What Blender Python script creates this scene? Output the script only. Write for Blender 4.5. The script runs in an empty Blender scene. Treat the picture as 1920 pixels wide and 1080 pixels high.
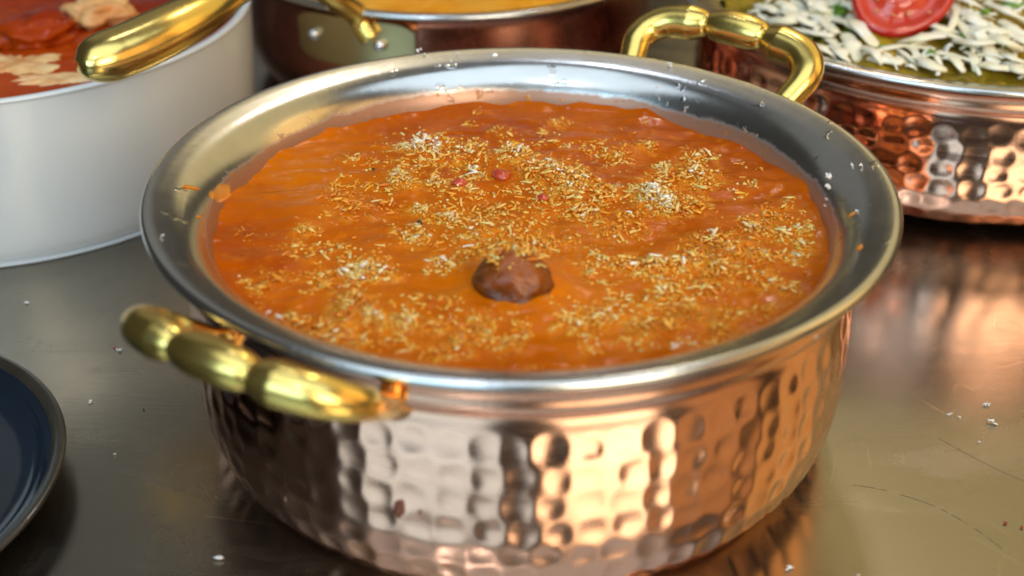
import bpy, bmesh, math, random
import numpy as np
from mathutils import Vector, Matrix, noise
random.seed(7); rng = np.random.default_rng(11)
PI = math.pi
S = 0.1                      # one design unit = the radius of the copper pot = 10 cm
scene = bpy.context.scene
col = scene.collection

# ------------------------------------------------------------------ camera
FPX = 50/36*1920
D0, EL, ROLL, AX, AY = 3.83232222, 0.4457517, 0.00603295, -0.00654372, 0.52157465
CP = np.array([0, -D0*math.cos(EL), D0*math.sin(EL)])
FW = np.array([math.sin(AX)*math.cos(AY), math.cos(AX)*math.cos(AY), -math.sin(AY)])
_r = np.cross(FW, [0, 0, 1]); _r /= np.linalg.norm(_r); _u = np.cross(_r, FW)
RX = math.cos(ROLL)*_r+math.sin(ROLL)*_u
UX = -math.sin(ROLL)*_r+math.cos(ROLL)*_u
cam = bpy.data.cameras.new('camera'); camo = bpy.data.objects.new('camera', cam); col.objects.link(camo)
cam.lens = 50; cam.sensor_width = 36; cam.clip_start = 0.01; cam.clip_end = 50
m = Matrix(((RX[0], UX[0], -FW[0], CP[0]*S), (RX[1], UX[1], -FW[1], CP[1]*S), (RX[2], UX[2], -FW[2], CP[2]*S), (0, 0, 0, 1)))
camo.matrix_world = m
cam.dof.use_dof = True; cam.dof.focus_distance = 0.41; cam.dof.aperture_fstop = 8.5; cam.dof.aperture_blades = 9
scene.camera = camo

# ------------------------------------------------------------------ world and lamps
w = bpy.data.worlds.new('World'); scene.world = w; w.use_nodes = True
w.node_tree.nodes['Background'].inputs[0].default_value = (.9, .85, .75, 1)
w.node_tree.nodes['Background'].inputs[1].default_value = 0.05
scene.view_settings.view_transform = 'Standard'; scene.view_settings.look = 'None'
scene.view_settings.exposure = 0.0; scene.view_settings.gamma = 1

def panel(name, az, el, wid, hei, dist, L, color, tgt=(0, 0, -.2)):
    """soft rectangular lamp (a window or bounce lamp of the stall); az 0 = straight behind the pots (+y), + = right"""
    a, e = math.radians(az), math.radians(el)
    d = Vector((math.sin(a)*math.cos(e), math.cos(a)*math.cos(e), math.sin(e)))
    W = 2*dist*math.tan(math.radians(wid/2))*S; H = 2*dist*math.tan(math.radians(hei/2))*S
    li = bpy.data.lights.new(name, 'AREA'); li.shape = 'RECTANGLE'; li.size = W; li.size_y = H
    li.energy = L*PI*W*H; li.color = color
    o = bpy.data.objects.new(name, li); col.objects.link(o)
    o.location = (Vector(tgt)+d*dist)*S
    o.rotation_euler = (-d).to_track_quat('-Z', 'Y').to_euler()
    return o
panel('window_lamp', 209, 27, 38, 28, 16, 4.2, (.52, .79, 1.0))
panel('window_lamp', 153, 27, 28, 28, 16, 8.0, (1.0, .87, .66))
panel('ceiling_lamp', 183, 76, 62, 44, 16, 1.7, (.74, .88, 1.0))
panel('bounce_lamp', 36, 39, 54, 42, 18, .74, (1.0, .77, .34))
panel('bounce_lamp', -22, 31, 32, 36, 18, .16, (.95, .96, .92))
panel('bounce_lamp', 78, 28, 22, 36, 16, 1.6, (1.0, .58, .18))
panel('bounce_lamp', 114, 26, 26, 34, 16, 1.2, (1.0, .55, .20))
panel('bulb_lamp', 14, 50, 4, 4, 16, 55, (1.0, .90, .75))
panel('bulb_lamp', -12, 62, 4, 4, 16, 22, (.78, .85, 1.0))
panel('bulb_lamp', 200, 58, 4, 4, 16, 40, (.90, .94, 1.0))

# ------------------------------------------------------------------ helpers
H = -.740        # table top
def un(x, y, z0):
    D = FW+(x-960)/FPX*RX-(y-540)/FPX*UX
    return Vector(CP+(z0-CP[2])/D[2]*D)
def tag(o, label=None, cat=None, group=None, kind=None):
    if label: o['label'] = label
    if cat: o['category'] = cat
    if group: o['group'] = group
    if kind: o['kind'] = kind
    return o
def mesh(name, V, F, mat, parent=None, smooth=True, loc=(0, 0, 0)):
    me = bpy.data.meshes.new(name)
    me.from_pydata([tuple(c*S for c in v) for v in V], [], [tuple(int(i) for i in f) for f in F])
    if smooth: me.polygons.foreach_set('use_smooth', [True]*len(me.polygons))
    me.update()
    me.materials.append(mat)
    o = bpy.data.objects.new(name, me); col.objects.link(o); o.location = Vector(loc)*S
    if parent: o.parent = parent
    return o
def recalc(o):
    bm = bmesh.new(); bm.from_mesh(o.data); bmesh.ops.recalc_face_normals(bm, faces=bm.faces); bm.to_mesh(o.data); bm.free()
    return o
def empty(name, loc=(0, 0, 0), rz=0):
    o = bpy.data.objects.new(name, None); col.objects.link(o); o.location = Vector(loc)*S; o.rotation_euler = (0, 0, rz); o.empty_display_size = .02
    return o
def copy_tree(o, parent=None):
    c = o.copy(); col.objects.link(c); c.parent = parent
    for ch in list(o.children): copy_tree(ch, c)
    return c
def smoothprof(P, n=6):
    """Catmull-Rom through profile points"""
    P = [Vector(p) for p in P]; out = []
    Q = [P[0]*2-P[1]]+P+[P[-1]*2-P[-2]]
    for i in range(1, len(Q)-2):
        a, b, c, d = Q[i-1:i+3]
        for k in range(n):
            t = k/n
            out.append(.5*((2*b)+(c-a)*t+(2*a-5*b+4*c-d)*t*t+(3*b-a-3*c+d)*t**3))
    out.append(P[-1]); return out
def lathe(name, prof, seg, mat, parent=None, loc=(0, 0, 0), wob=None, closed=True):
    V = []; F = []; n = len(prof)
    for (r, z) in prof:
        for k in range(seg):
            t = 2*PI*k/seg
            rr, zz = (r, z) if wob is None else wob(r, z, t)
            V.append((rr*math.cos(t), rr*math.sin(t), zz))
    for i in range(n-1):
        for k in range(seg):
            F.append((i*seg+k, i*seg+(k+1) % seg, (i+1)*seg+(k+1) % seg, (i+1)*seg+k))
    if closed and prof[-1][0] > 1e-4: F.append([(n-1)*seg+k for k in range(seg)])
    return recalc(mesh(name, V, F, mat, parent, True, loc))
def sweep(name, path, rad, mat, parent=None, ns=20, loc=(0, 0, 0), up=Vector((0, 0, 1)), sub=8, cap=True):
    """tube along a smoothed path; rad(t) -> (side radius, up radius)"""
    P = smoothprof(path, sub); n = len(P); V = []; F = []
    L = [0]
    for a, b in zip(P, P[1:]): L.append(L[-1]+(b-a).length)
    for i, p in enumerate(P):
        t = (P[min(i+1, n-1)]-P[max(i-1, 0)]).normalized()
        s = t.cross(up).normalized(); u = s.cross(t)
        a, b = rad(L[i]/L[-1])
        for k in range(ns):
            q = 2*PI*k/ns
            V.append(p+s*a*math.cos(q)+u*b*math.sin(q))
    for i in range(n-1):
        for k in range(ns):
            F.append((i*ns+k, i*ns+(k+1) % ns, (i+1)*ns+(k+1) % ns, (i+1)*ns+k))
    if cap:
        F.append([k for k in range(ns)]); F.append([(n-1)*ns+k for k in range(ns)])
    return recalc(mesh(name, V, F, mat, parent, True, loc))
def lump(name, loc, size, mat, parent=None, seed=0, sub=2, rough=.35, freq=1.6, rot=None, flat=True):
    bm = bmesh.new(); bmesh.ops.create_icosphere(bm, subdivisions=sub, radius=1)
    R = rot or Matrix.Rotation(random.Random(seed).random()*6, 3, 'Z')
    V = []
    for v in bm.verts:
        n = noise.noise(v.co*freq+Vector((seed*3.1, seed*1.7, 0)))+.4*noise.noise(v.co*freq*2.7+Vector((seed, 5, seed)))
        c = v.co*(1+rough*n)
        V.append(R @ Vector((c.x*size[0], c.y*size[1], c.z*size[2])))
    F = [[v.index for v in f.verts] for f in bm.faces]; bm.free()
    return mesh(name, V, F, mat, parent, True, loc)

# ------------------------------------------------------------------ materials
class NT:
    def __init__(s, name):
        s.m = bpy.data.materials.new(name); s.m.use_nodes = True
        s.t = s.m.node_tree; s.b = s.t.nodes['Principled BSDF']
    def n(s, typ, **kw):
        nd = s.t.nodes.new(typ)
        for k, v in kw.items():
            if k in nd.bl_rna.properties: setattr(nd, k, v)
            else: nd.inputs[k.replace('_', ' ')].default_value = v
        return nd
    def l(s, a, b): s.t.links.new(a, b)
    def coord(s, scale=(1, 1, 1), which='Object', rot=(0, 0, 0)):
        tc = s.n('ShaderNodeTexCoord'); mp = s.n('ShaderNodeMapping'); mp.inputs['Scale'].default_value = scale; mp.inputs['Rotation'].default_value = rot
        s.l(tc.outputs[which], mp.inputs[0]); return mp.outputs[0]
    def noise(s, co, scale, detail=4, rough=.55, dist=0):
        x = s.n('ShaderNodeTexNoise'); x.inputs['Scale'].default_value = scale; x.inputs['Detail'].default_value = detail
        x.inputs['Roughness'].default_value = rough; x.inputs['Distortion'].default_value = dist; s.l(co, x.inputs['Vector']); return x.outputs[0]
    def ramp(s, fac, stops, interp='LINEAR'):
        r = s.n('ShaderNodeValToRGB'); r.color_ramp.interpolation = interp; cr = r.color_ramp
        while len(cr.elements) < len(stops): cr.elements.new(.5)
        for e, (p, c) in zip(cr.elements, stops):
            e.position = p; e.color = (c, c, c, 1) if isinstance(c, (int, float)) else (*c, 1)
        s.l(fac, r.inputs[0]); return r.outputs[0]
    def mix(s, fac, a, b, blend='MIX'):
        x = s.n('ShaderNodeMix'); x.data_type = 'RGBA'; x.blend_type = blend
        for v, i in ((fac, 0), (a, 6), (b, 7)):
            if hasattr(v, 'links'): s.l(v, x.inputs[i])
            else: x.inputs[i].default_value = v if i == 0 else (*v, 1)
        return x.outputs[2]
    def math(s, op, a, b=None, c=None):
        x = s.n('ShaderNodeMath'); x.operation = op
        for i, v in enumerate((a, b, c)):
            if v is None: continue
            if hasattr(v, 'links'): s.l(v, x.inputs[i])
            else: x.inputs[i].default_value = v
        return x.outputs[0]
    def bump(s, h, strength, dist, prev=None):
        x = s.n('ShaderNodeBump'); x.inputs['Strength'].default_value = strength; x.inputs['Distance'].default_value = dist
        s.l(h, x.inputs['Height'])
        if prev: s.l(prev, x.inputs['Normal'])
        return x.outputs[0]
    def set(s, **kw):
        for k, v in kw.items():
            i = s.b.inputs[k.replace('_', ' ')]
            if hasattr(v, 'links'): s.l(v, i)
            else: i.default_value = (*v, 1) if isinstance(v, tuple) and len(v) == 3 and len(i.default_value) == 4 else v
        return s.m

def mk_metal(name, c1, c2, rough, smudge=.1, bumpy=.02, spots=None, scale=14):
    t = NT(name); co = t.coord()
    n1 = t.noise(co, scale, 5, .6); n2 = t.noise(co, scale*9, 4, .7)
    base = t.mix(t.ramp(n1, [(.35, 0.), (.7, 1.)]), c1, c2)
    if spots:
        sp = t.ramp(t.noise(co, 95, 2, .5), [(.66, 0.), (.72, 1.)])
        base = t.mix(t.math('MULTIPLY', sp, .55), base, spots)
    r = t.math('ADD', rough, t.math('MULTIPLY', t.math('SUBTRACT', n1, .5), smudge))
    r = t.math('ADD', r, t.math('MULTIPLY', t.math('SUBTRACT', n2, .5), smudge*.8))
    return t.set(Base_Color=base, Metallic=1.0, Roughness=r, Normal=t.bump(n2, bumpy, .0005))
M_cop = mk_metal('polished_copper', (.93, .57, .44), (.85, .49, .36), .10, .09, .03)
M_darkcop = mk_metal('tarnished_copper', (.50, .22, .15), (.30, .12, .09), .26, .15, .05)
M_brass = mk_metal('polished_brass', (.93, .70, .22), (.86, .60, .14), .26, .14, .08)
M_dullbrass = mk_metal('dull_brass', (.55, .47, .26), (.42, .33, .15), .34, .12, .05)
M_tin = mk_metal('tinned_steel', (.66, .66, .65), (.53, .525, .50), .20, .14, .10, (.25, .23, .19))
def mk_lining():
    t = NT('stained_tin'); co = t.coord(); n1 = t.noise(co, 14, 5, .6); n2 = t.noise(co, 120, 4, .7); n3 = t.noise(t.coord((1, 1, .35)), 48, 5, .7)
    base = t.mix(t.ramp(n1, [(.35, 0.), (.7, 1.)]), (.66, .66, .65), (.53, .525, .50))
    sp = t.ramp(t.noise(co, 130, 3, .5), [(.66, 0.), (.72, 1.)]); base = t.mix(t.math('MULTIPLY', sp, .30), base, (.27, .25, .20))
    sep = t.n('ShaderNodeSeparateXYZ'); t.l(co, sep.inputs[0])
    low = t.math('MULTIPLY', t.math('ADD', t.math('MULTIPLY', sep.outputs[2], -1.0), -.0052), 190.)      # 0 near the flange, 1 at the curry line
    st = t.math('SUBTRACT', t.math('ADD', low, n3), .90); st = t.ramp(t.math('MULTIPLY', st, 4.), [(0., 0.), (1., 1.)])
    base = t.mix(t.math('MULTIPLY', st, .8), base, (.30, .095, .012))
    spl = t.math('MULTIPLY', t.ramp(t.noise(co, 330, 3, .6), [(.64, 0.), (.67, 1.)]), t.ramp(low, [(.1, 0.), (.5, .9)]))
    base = t.mix(spl, base, (.42, .15, .012))
    r = t.math('ADD', .18, t.math('MULTIPLY', t.math('SUBTRACT', n1, .5), .16)); r = t.math('ADD', r, t.math('MULTIPLY', n2, .07)); r = t.math('ADD', r, t.math('MULTIPLY', st, .12))
    met = t.math('SUBTRACT', 1., t.math('MAXIMUM', t.math('MULTIPLY', st, .55), spl))
    return t.set(Base_Color=base, Metallic=met, Roughness=r, Normal=t.bump(n2, .12, .0004, t.bump(t.math('MAXIMUM', spl, sp), .25, .0004)))
M_lining = mk_lining()
M_rivet = mk_metal('rivet_steel', (.8, .82, .88), (.7, .72, .76), .25, .1, .02)

def mk_table():
    t = NT('scratched_steel'); co = t.coord()
    big = t.noise(co, 5, 4, .6); fine = t.noise(co, 160, 5, .7)
    br = t.noise(t.coord((1, 14, 1), rot=(0, 0, .5)), 40, 5, .7)
    base = t.mix(t.ramp(big, [(.35, 0.), (.68, 1.)]), (.40, .37, .315), (.29, .267, .222))
    base = t.mix(t.math('MULTIPLY', t.ramp(fine, [(.55, 0.), (.7, 1.)]), .25), base, (.22, .2, .16))
    # families of fine straight scratches: thin lines of a stretched wave, broken up by noise
    h = None; sc = None
    for k, (rot, sc_, dist, thr) in enumerate(((.55, 46, .6, .9965), (-.7, 38, .9, .9970), (1.15, 60, .5, .9968), (.2, 30, 1.5, .9975), (.78, 75, .4, .997))):
        wv = t.n('ShaderNodeTexWave'); wv.wave_type = 'BANDS'; wv.bands_direction = 'X'
        wv.inputs['Scale'].default_value = sc_; wv.inputs['Distortion'].default_value = dist*3; wv.inputs['Detail'].default_value = 2; wv.inputs['Detail Scale'].default_value = .5
        t.l(t.coord(rot=(0, 0, rot)), wv.inputs['Vector'])
        line = t.ramp(wv.outputs[1], [(thr-.01, 0.), (thr, 1.)])
        msk = t.ramp(t.noise(t.coord((1, 1, 1), rot=(0, 0, k)), 26+7*k, 2, .5), [(.62, 0.), (.72, .7)])
        x = t.math('MULTIPLY', line, msk)
        sc = x if sc is None else t.math('MAXIMUM', sc, x)
    base = t.mix(t.math('MULTIPLY', sc, .22), base, (.7, .65, .5))
    # one long curved dark scratch, lower right of the pot, and a faint one at its left
    sep = t.n('ShaderNodeSeparateXYZ'); t.l(t.coord(), sep.inputs[0]); X, Y = sep.outputs[0], sep.outputs[1]
    def arc(a, b, c, wd):
        """circle through three design points"""
        (x1, y1), (x2, y2), (x3, y3) = a, b, c
        A = np.array([[2*x1, 2*y1, 1], [2*x2, 2*y2, 1], [2*x3, 2*y3, 1]]); s = np.linalg.solve(A, [x1*x1+y1*y1, x2*x2+y2*y2, x3*x3+y3*y3])
        cx, cy = s[0], s[1]; R = math.sqrt(s[2]+cx*cx+cy*cy)
        dx = t.math('SUBTRACT', X, cx*S); dy = t.math('SUBTRACT', Y, cy*S)
        dd = t.math('SQRT', t.math('ADD', t.math('MULTIPLY', dx, dx), t.math('MULTIPLY', dy, dy)))
        dd = t.math('ADD', dd, t.math('MULTIPLY', t.math('SUBTRACT', t.noise(co, 55, 3, .6), .5), .0016))
        near = t.math('LESS_THAN', t.math('ABSOLUTE', t.math('SUBTRACT', dd, R*S)), wd*S)
        mx, my = (x1+x3)/2, (y1+y3)/2; rr = math.hypot(x1-x3, y1-y3)/2
        ex = t.math('SUBTRACT', X, mx*S); ey = t.math('SUBTRACT', Y, my*S)
        ins = t.math('LESS_THAN', t.math('SQRT', t.math('ADD', t.math('MULTIPLY', ex, ex), t.math('MULTIPLY', ey, ey))), rr*S)
        return t.math('MULTIPLY', near, ins)
    p = [un(*q, H)[:2] for q in ((1585, 908), (1740, 945), (1895, 1045))]
    dark = t.math('MULTIPLY', arc(*p, .0017), t.ramp(t.noise(co, 300, 2, .5), [(.40, .25), (.52, 1.)]))
    p = [un(*q, H)[:2] for q in ((1760, 822), (1850, 870), (1925, 905))]
    dark = t.math('MAXIMUM', dark, t.math('MULTIPLY', arc(*p, .0018), .8))
    base = t.mix(t.math('MULTIPLY', dark, .65), base, (.07, .06, .045))
    p = [un(*q, H)[:2] for q in ((385, 968), (450, 975), (520, 985))]
    base = t.mix(t.math('MULTIPLY', arc(*p, .0012), .7), base, (.9, .85, .75))
    smear = t.ramp(t.noise(t.coord((1, 2.2, 1), rot=(0, 0, .4)), 9, 5, .62, 1.2), [(.48, 0.), (.62, 1.)])
    r = t.math('ADD', .135, t.math('MULTIPLY', big, .08)); r = t.math('ADD', r, t.math('MULTIPLY', smear, .09)); r = t.math('ADD', r, t.math('MULTIPLY', fine, .09)); r = t.math('ADD', r, t.math('MULTIPLY', dark, .4))
    hgt = t.math('ADD', t.math('MULTIPLY', br, .5), t.math('MULTIPLY', big, 1.5))
    return t.set(Base_Color=base, Metallic=1.0, Roughness=r, Normal=t.bump(sc, .12, .0002, t.bump(hgt, .12, .0006)))
M_table = mk_table()

def mk_curry(name, c1, c2, c3, scale=1, rough=.16, sss=.35):
    t = NT(name); co = t.coord()
    n1 = t.noise(co, 32*scale, 5, .6, .8); n2 = t.noise(co, 160*scale, 4, .65); n3 = t.noise(t.coord((1, 3.2, 1), rot=(0, 0, .25)), 60*scale, 5, .7, .6)
    base = t.mix(t.ramp(n1, [(.35, 0.), (.66, 1.)]), c1, c2)
    base = t.mix(t.ramp(n2, [(.56, 0.), (.74, .8)]), base, c3)
    at = t.n('ShaderNodeAttribute'); at.attribute_name = 'soak'
    sk = t.math('MULTIPLY', at.outputs['Fac'], t.ramp(t.noise(co, 230*scale, 4, .7), [(.40, 0.), (.62, 1.)]))
    base = t.mix(t.ramp(t.noise(co, 11*scale, 3, .5), [(.45, 0.), (.68, .6)]), base, c3)
    base = t.mix(sk, base, (.78, .27, .012))
    oil = t.ramp(t.noise(co, 70*scale, 3, .5), [(.60, 0.), (.68, 1.)])
    base = t.mix(t.math('MULTIPLY', oil, .35), base, (c1[0]*.7, c1[1]*.45, c1[2]*.3))
    nb = t.bump(n3, .22, .0016, t.bump(n2, .12, .0006, t.bump(sk, .6, .0009)))
    return t.set(Base_Color=base, Roughness=t.math('ADD', rough, t.math('ADD', t.math('MULTIPLY', n2, .14), t.math('MULTIPLY', sk, .15))), Normal=nb, Subsurface_Weight=sss, Subsurface_Radius=(1., .35, .05), Subsurface_Scale=.002, IOR=1.22)
M_curry = mk_curry('orange_curry', (.49, .096, .0003), (.34, .052, .0002), (.66, .185, .0006), 1, .03)
M_redcurry = mk_curry('red_curry', (.34, .028, .001), (.17, .013, .001), (.50, .08, .004), .6, .08, .15)
M_yelcurry = mk_curry('yellow_curry', (.75, .28, .01), (.85, .4, .03), (.85, .5, .1))
M_green = mk_curry('olive_curry', (.26, .17, .008), (.10, .08, .008), (.50, .33, .03), 1.2, .12)

def mk_plain(name, c1, c2, rough=.4, sss=0, scale=60, b=.15, metallic=0, coat=0, rad=(1, .6, .3)):
    t = NT(name); co = t.coord(); n1 = t.noise(co, scale, 4, .6); n2 = t.noise(co, scale*5, 3, .6)
    base = t.mix(t.ramp(n1, [(.35, 0.), (.68, 1.)]), c1, c2)
    return t.set(Base_Color=base, Roughness=rough, Metallic=metallic, Normal=t.bump(n2, b, .0006), Subsurface_Weight=sss, Subsurface_Scale=.002, Subsurface_Radius=rad, Coat_Weight=coat, Coat_Roughness=.05)
M_crumb = mk_plain('white_crumb', (.86, .85, .82), (.78, .76, .70), .45, .2, 300)
M_red = mk_plain('red_speck', (.35, .03, .02), (.25, .02, .02), .4, 0, 300)
M_black = mk_plain('dark_seed', (.02, .015, .01), (.04, .03, .02), .4, 0, 300)
M_drip = mk_plain('curry_drip', (.68, .24, .01), (.60, .16, .006), .2, .2, 90, .2, 0, .4)
def mk_meat():
    t = NT('sauced_meat'); co = t.coord(); n1 = t.noise(co, 60, 5, .65); n2 = t.noise(t.coord((1, 3, 1), rot=(0, 0, .6)), 190, 4, .7)
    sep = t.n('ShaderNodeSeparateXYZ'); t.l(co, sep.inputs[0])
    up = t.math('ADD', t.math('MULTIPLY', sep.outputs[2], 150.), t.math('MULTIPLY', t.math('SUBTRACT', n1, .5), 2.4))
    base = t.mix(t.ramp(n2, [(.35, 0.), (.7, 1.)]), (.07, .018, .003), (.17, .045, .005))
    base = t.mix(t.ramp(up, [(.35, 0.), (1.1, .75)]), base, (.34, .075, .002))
    return t.set(Base_Color=base, Roughness=t.math('ADD', .12, t.math('MULTIPLY', n2, .3)), Normal=t.bump(n2, .6, .0012, t.bump(n1, .5, .002)), Subsurface_Weight=.1, Subsurface_Scale=.002)
M_meat = mk_meat()
M_chili = mk_plain('red_pepper', (.45, .03, .02), (.5, .08, .02), .2, .2, 90, .3, 0, .5)
M_ceramic = mk_plain('white_glaze', (.70, .735, .76), (.66, .70, .725), .22, .1, 10, .02, 0, .3)
M_navy = mk_plain('navy_glaze', (.008, .017, .030), (.005, .009, .015), .12, 0, 16, .12, 0, .6)
M_rimbrown = mk_plain('brown_glaze_edge', (.035, .028, .018), (.018, .015, .011), .28, 0, 30, .15, 0, .3)
M_cream = mk_plain('cream', (.88, .68, .36), (.60, .19, .02), .2, .2, 46, .2, 0, .3)
M_onion = mk_plain('white_cheese_shred', (.86, .84, .74), (.82, .74, .50), .4, .3, 90, .25)
M_leaf = mk_plain('green_herb', (.08, .24, .015), (.22, .42, .04), .42, .1, 180, .5)
M_tomskin = mk_plain('tomato_skin', (.48, .010, .006), (.40, .010, .006), .14, .03, 40, .05, 0, .5)
M_tomflesh = mk_plain('tomato_flesh', (.50, .022, .012), (.60, .07, .03), .14, .08, 45, .4, 0, .4)
M_seed = mk_plain('tomato_seed', (.72, .35, .14), (.62, .2, .06), .25, .2, 150, .3)

def mk_shred():
    t = NT('grated_topping'); a = t.n('ShaderNodeAttribute'); a.attribute_name = 'wet'
    c = t.ramp(a.outputs['Fac'], [(0., (.93, .87, .70)), (.35, (.95, .62, .22)), (.7, (.92, .35, .02)), (1., (.72, .18, .002))])
    return t.set(Base_Color=c, Roughness=.3, Subsurface_Weight=.7, Subsurface_Scale=.0018, Subsurface_Radius=(1, .6, .2), Coat_Weight=.25, Coat_Roughness=.12)
M_shred = mk_shred()

# ------------------------------------------------------------------ the steel table
t = mesh('table_top', [(-60, -60, H), (60, -60, H), (60, 60, H), (-60, 60, H)], [(0, 1, 2, 3)], M_table, None, False)
tag(t, kind='structure')

# ------------------------------------------------------------------ copper serving pots
BODY = smoothprof([(.990, -.019), (.966, -.034), (.948, -.052), (.941, -.075), (.938, -.10), (.926, -.124), (.905, -.139), (.894, -.150), (.893, -.168), (.898, -.20), (.905, -.26), (.909, -.34), (.910, -.42), (.908, -.50), (.900, -.565), (.885, -.625), (.862, -.675), (.830, -.712), (.798, -.732), (.780, -.738)], 5)
LIN = [(.990, -.0185), (.999, -.010), (1.000, -.002), (.995, .006), (.985, .010), (.970, .007), (.948, .000), (.915, -.012), (.887, -.029), (.860, -.054), (.838, -.087), (.826, -.12), (.823, -.15), (.84, -.22), (.87, -.3), (.88, -.5), (.8, -.68), (.4, -.715), (.001, -.715)]
LINS = smoothprof(LIN, 4)
_lr = np.array([p[0] for p in smoothprof(LIN[4:14], 10)]); _lz = np.array([p[1] for p in smoothprof(LIN[4:14], 10)])
BODY2 = BODY[:60]+smoothprof([BODY[60], (.906, -.50), (.893, -.565), (.864, -.625), (.812, -.68), (.735, -.720), (.66, -.738)], 6)[1:]
def hammer_body(name, mat, seed, parent, BODY=BODY):
    R = np.random.default_rng(seed); NC = 70; seg = NC*11
    prof = [Vector(BODY[i]) for i in range(44)]
    # denser rows over the hammered belly
    dense = []
    tail = BODY[44:]
    for a, b in zip(tail, tail[1:]):
        n = max(1, int((b-a).length/.0085))
        for k in range(n): dense.append(a.lerp(b, k/n))
    dense.append(tail[-1]); prof += dense
    P = np.array([(p[0], p[1]) for p in prof]); n = len(P)
    T = np.gradient(P, axis=0); T /= np.linalg.norm(T, axis=1)[:, None]; N = np.stack([-T[:, 1], T[:, 0]], 1)  # outward
    arc_ = np.concatenate([[0], np.cumsum(np.linalg.norm(np.diff(P, axis=0), axis=1))])
    th = np.arange(seg)/seg*2*PI
    disp = np.zeros((n, seg)); i0 = np.interp(-.205, P[::-1, 1], arc_[::-1])
    rows = [i0+.030+.0765*k for k in range(7)]
    for ri, s0 in enumerate(rows):
        for c in range(NC):
            s = s0+R.normal(0, .005); a = (c+.5+R.normal(0, .07)+(.10 if ri % 2 else -.08))/NC*2*PI
            ra = .0390*R.uniform(.84, 1.12); rb = ra*R.uniform(.94, 1.14); dep = .0042*R.uniform(.6, 1.2)
            rows_i = np.where(np.abs(arc_-s) < rb)[0]
            k0 = int(round(a/(2*PI)*seg)); ks = np.arange(k0-8, k0+9)
            da = (ks*2*PI/seg-a)*.9
            q = (da[None, :]/ra)**2+((arc_[rows_i]-s)[:, None]/rb)**2
            dd = -dep*np.clip(1-q, 0, 1)
            sub = disp[np.ix_(rows_i, ks % seg)]
            disp[np.ix_(rows_i, ks % seg)] = np.minimum(sub, dd)
    # slow unevenness of hand-beaten metal
    wv = np.sin(th*5+1)*.0012+np.sin(th*13+2)*.0007
    mask = np.clip((arc_-i0+.03)/.05, 0, 1)[:, None]*np.clip((arc_[-1]-arc_)/.05, 0, 1)[:, None]
    disp = disp*np.clip((arc_[-1]-arc_)/.04, 0, 1)[:, None]+wv[None, :]*mask
    r = P[:, 0][:, None]+N[:, 0][:, None]*disp; z = P[:, 1][:, None]+N[:, 1][:, None]*disp
    V = np.stack([r*np.cos(th), r*np.sin(th), z], -1).reshape(-1, 3)
    V = np.vstack([V, [[0, 0, P[-1, 1]]]])
    idx = np.arange(n*seg).reshape(n, seg); nx = np.roll(idx, -1, 1)
    F = np.stack([idx[1:], nx[1:], nx[:-1], idx[:-1]], -1).reshape(-1, 4).tolist()
    F += [(int(nx[-1, k]), int(idx[-1, k]), n*seg) for k in range(seg)]
    o = mesh(name, V.tolist(), F, mat, parent); return o

def handle(parent, ang, rs=1.0, dz=0.0, xs=1.0, k=1.0):
    """three-beaded brass loop riveted under the rim; ang = direction it points"""
    a = math.radians(ang); rd = Vector((math.cos(a), math.sin(a), 0)); tg = Vector((-math.sin(a), math.cos(a), 0))
    pts = [(-.235, .885, -.105), (-.26, .95, -.07), (-.288, 1.02, -.015), (-.302, 1.07, .022), (-.286, 1.118, .05), (-.235, 1.156, .072), (-.15, 1.175, .08), (-.08, 1.183, .085), (0, 1.186, .087)]
    pts = pts+[(-x, y, z) for x, y, z in pts[-2::-1]]
    path = [tg*x*xs+rd*y*rs+Vector((0, 0, z+dz)) for x, y, z in pts]
    def rad(t):
        d = abs(t-.5)
        pin = .088                                   # pinch position
        if d < pin: r = .055-.016*(d/pin)**2.6-.006*max(0, (d/pin-.86)/.14)
        elif d < .33: 
            q = (d-pin)/(.33-pin); r = .034+(.056-.034)*min(1, q*5)**.6 if q < .2 else .056-(.056-.041)*((q-.2)/.8)**1.2
        else: r = .041-.006*((d-.33)/.17)
        return r*k, r*.94*k
    h = sweep('handle', path, rad, M_brass, parent, 26, sub=14)
    for s in (0, -1):
        p, q = path[s], path[1 if s == 0 else -2]
        d = (q-p).normalized(); bm_path = [p-d*.012+Vector((0, 0, 0)), p+d*.008, p+d*.02, p+d*.028]
        sweep('mount', bm_path, lambda t: (.048*(1-t*.35), .044*(1-t*.35)), M_dullbrass if s else M_dullbrass, h, 18, sub=4)
    return h

pot = empty('copper_pot', (0, 0, 0))
tag(pot, 'large hammered copper pot in the centre, full of orange curry, with two brass handles', 'pot', 'hammered copper pots')
bodyo = hammer_body('body', M_cop, 3, pot)
lin = lathe('lining', LINS, 256, M_lining, pot, closed=False, wob=lambda r, z, t: (r*(1+.0012*math.sin(3*t)), z+.001*math.sin(5*t+1)*(r > .9)))
lin['label'] = 'silvery tinned inside with flared rolled rim'
handle(pot, 54.0, k=1.10); handle(pot, -122.0, xs=.96, k=.94, dz=-.022)

pot2 = empty('copper_pot', (1.767, 2.032, -.10), .6); pot2.scale = (1.16, 1.16, .866)
tag(pot2, 'hammered copper pot at right, filled with olive curry under white strips and tomato', 'pot', 'hammered copper pots')
hammer_body('body', M_cop, 8, pot2, BODY2)
c = lin.copy(); col.objects.link(c); c.parent = pot2
handle(pot2, 118-math.degrees(.6)); handle(pot2, -62-math.degrees(.6)+20)

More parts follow.
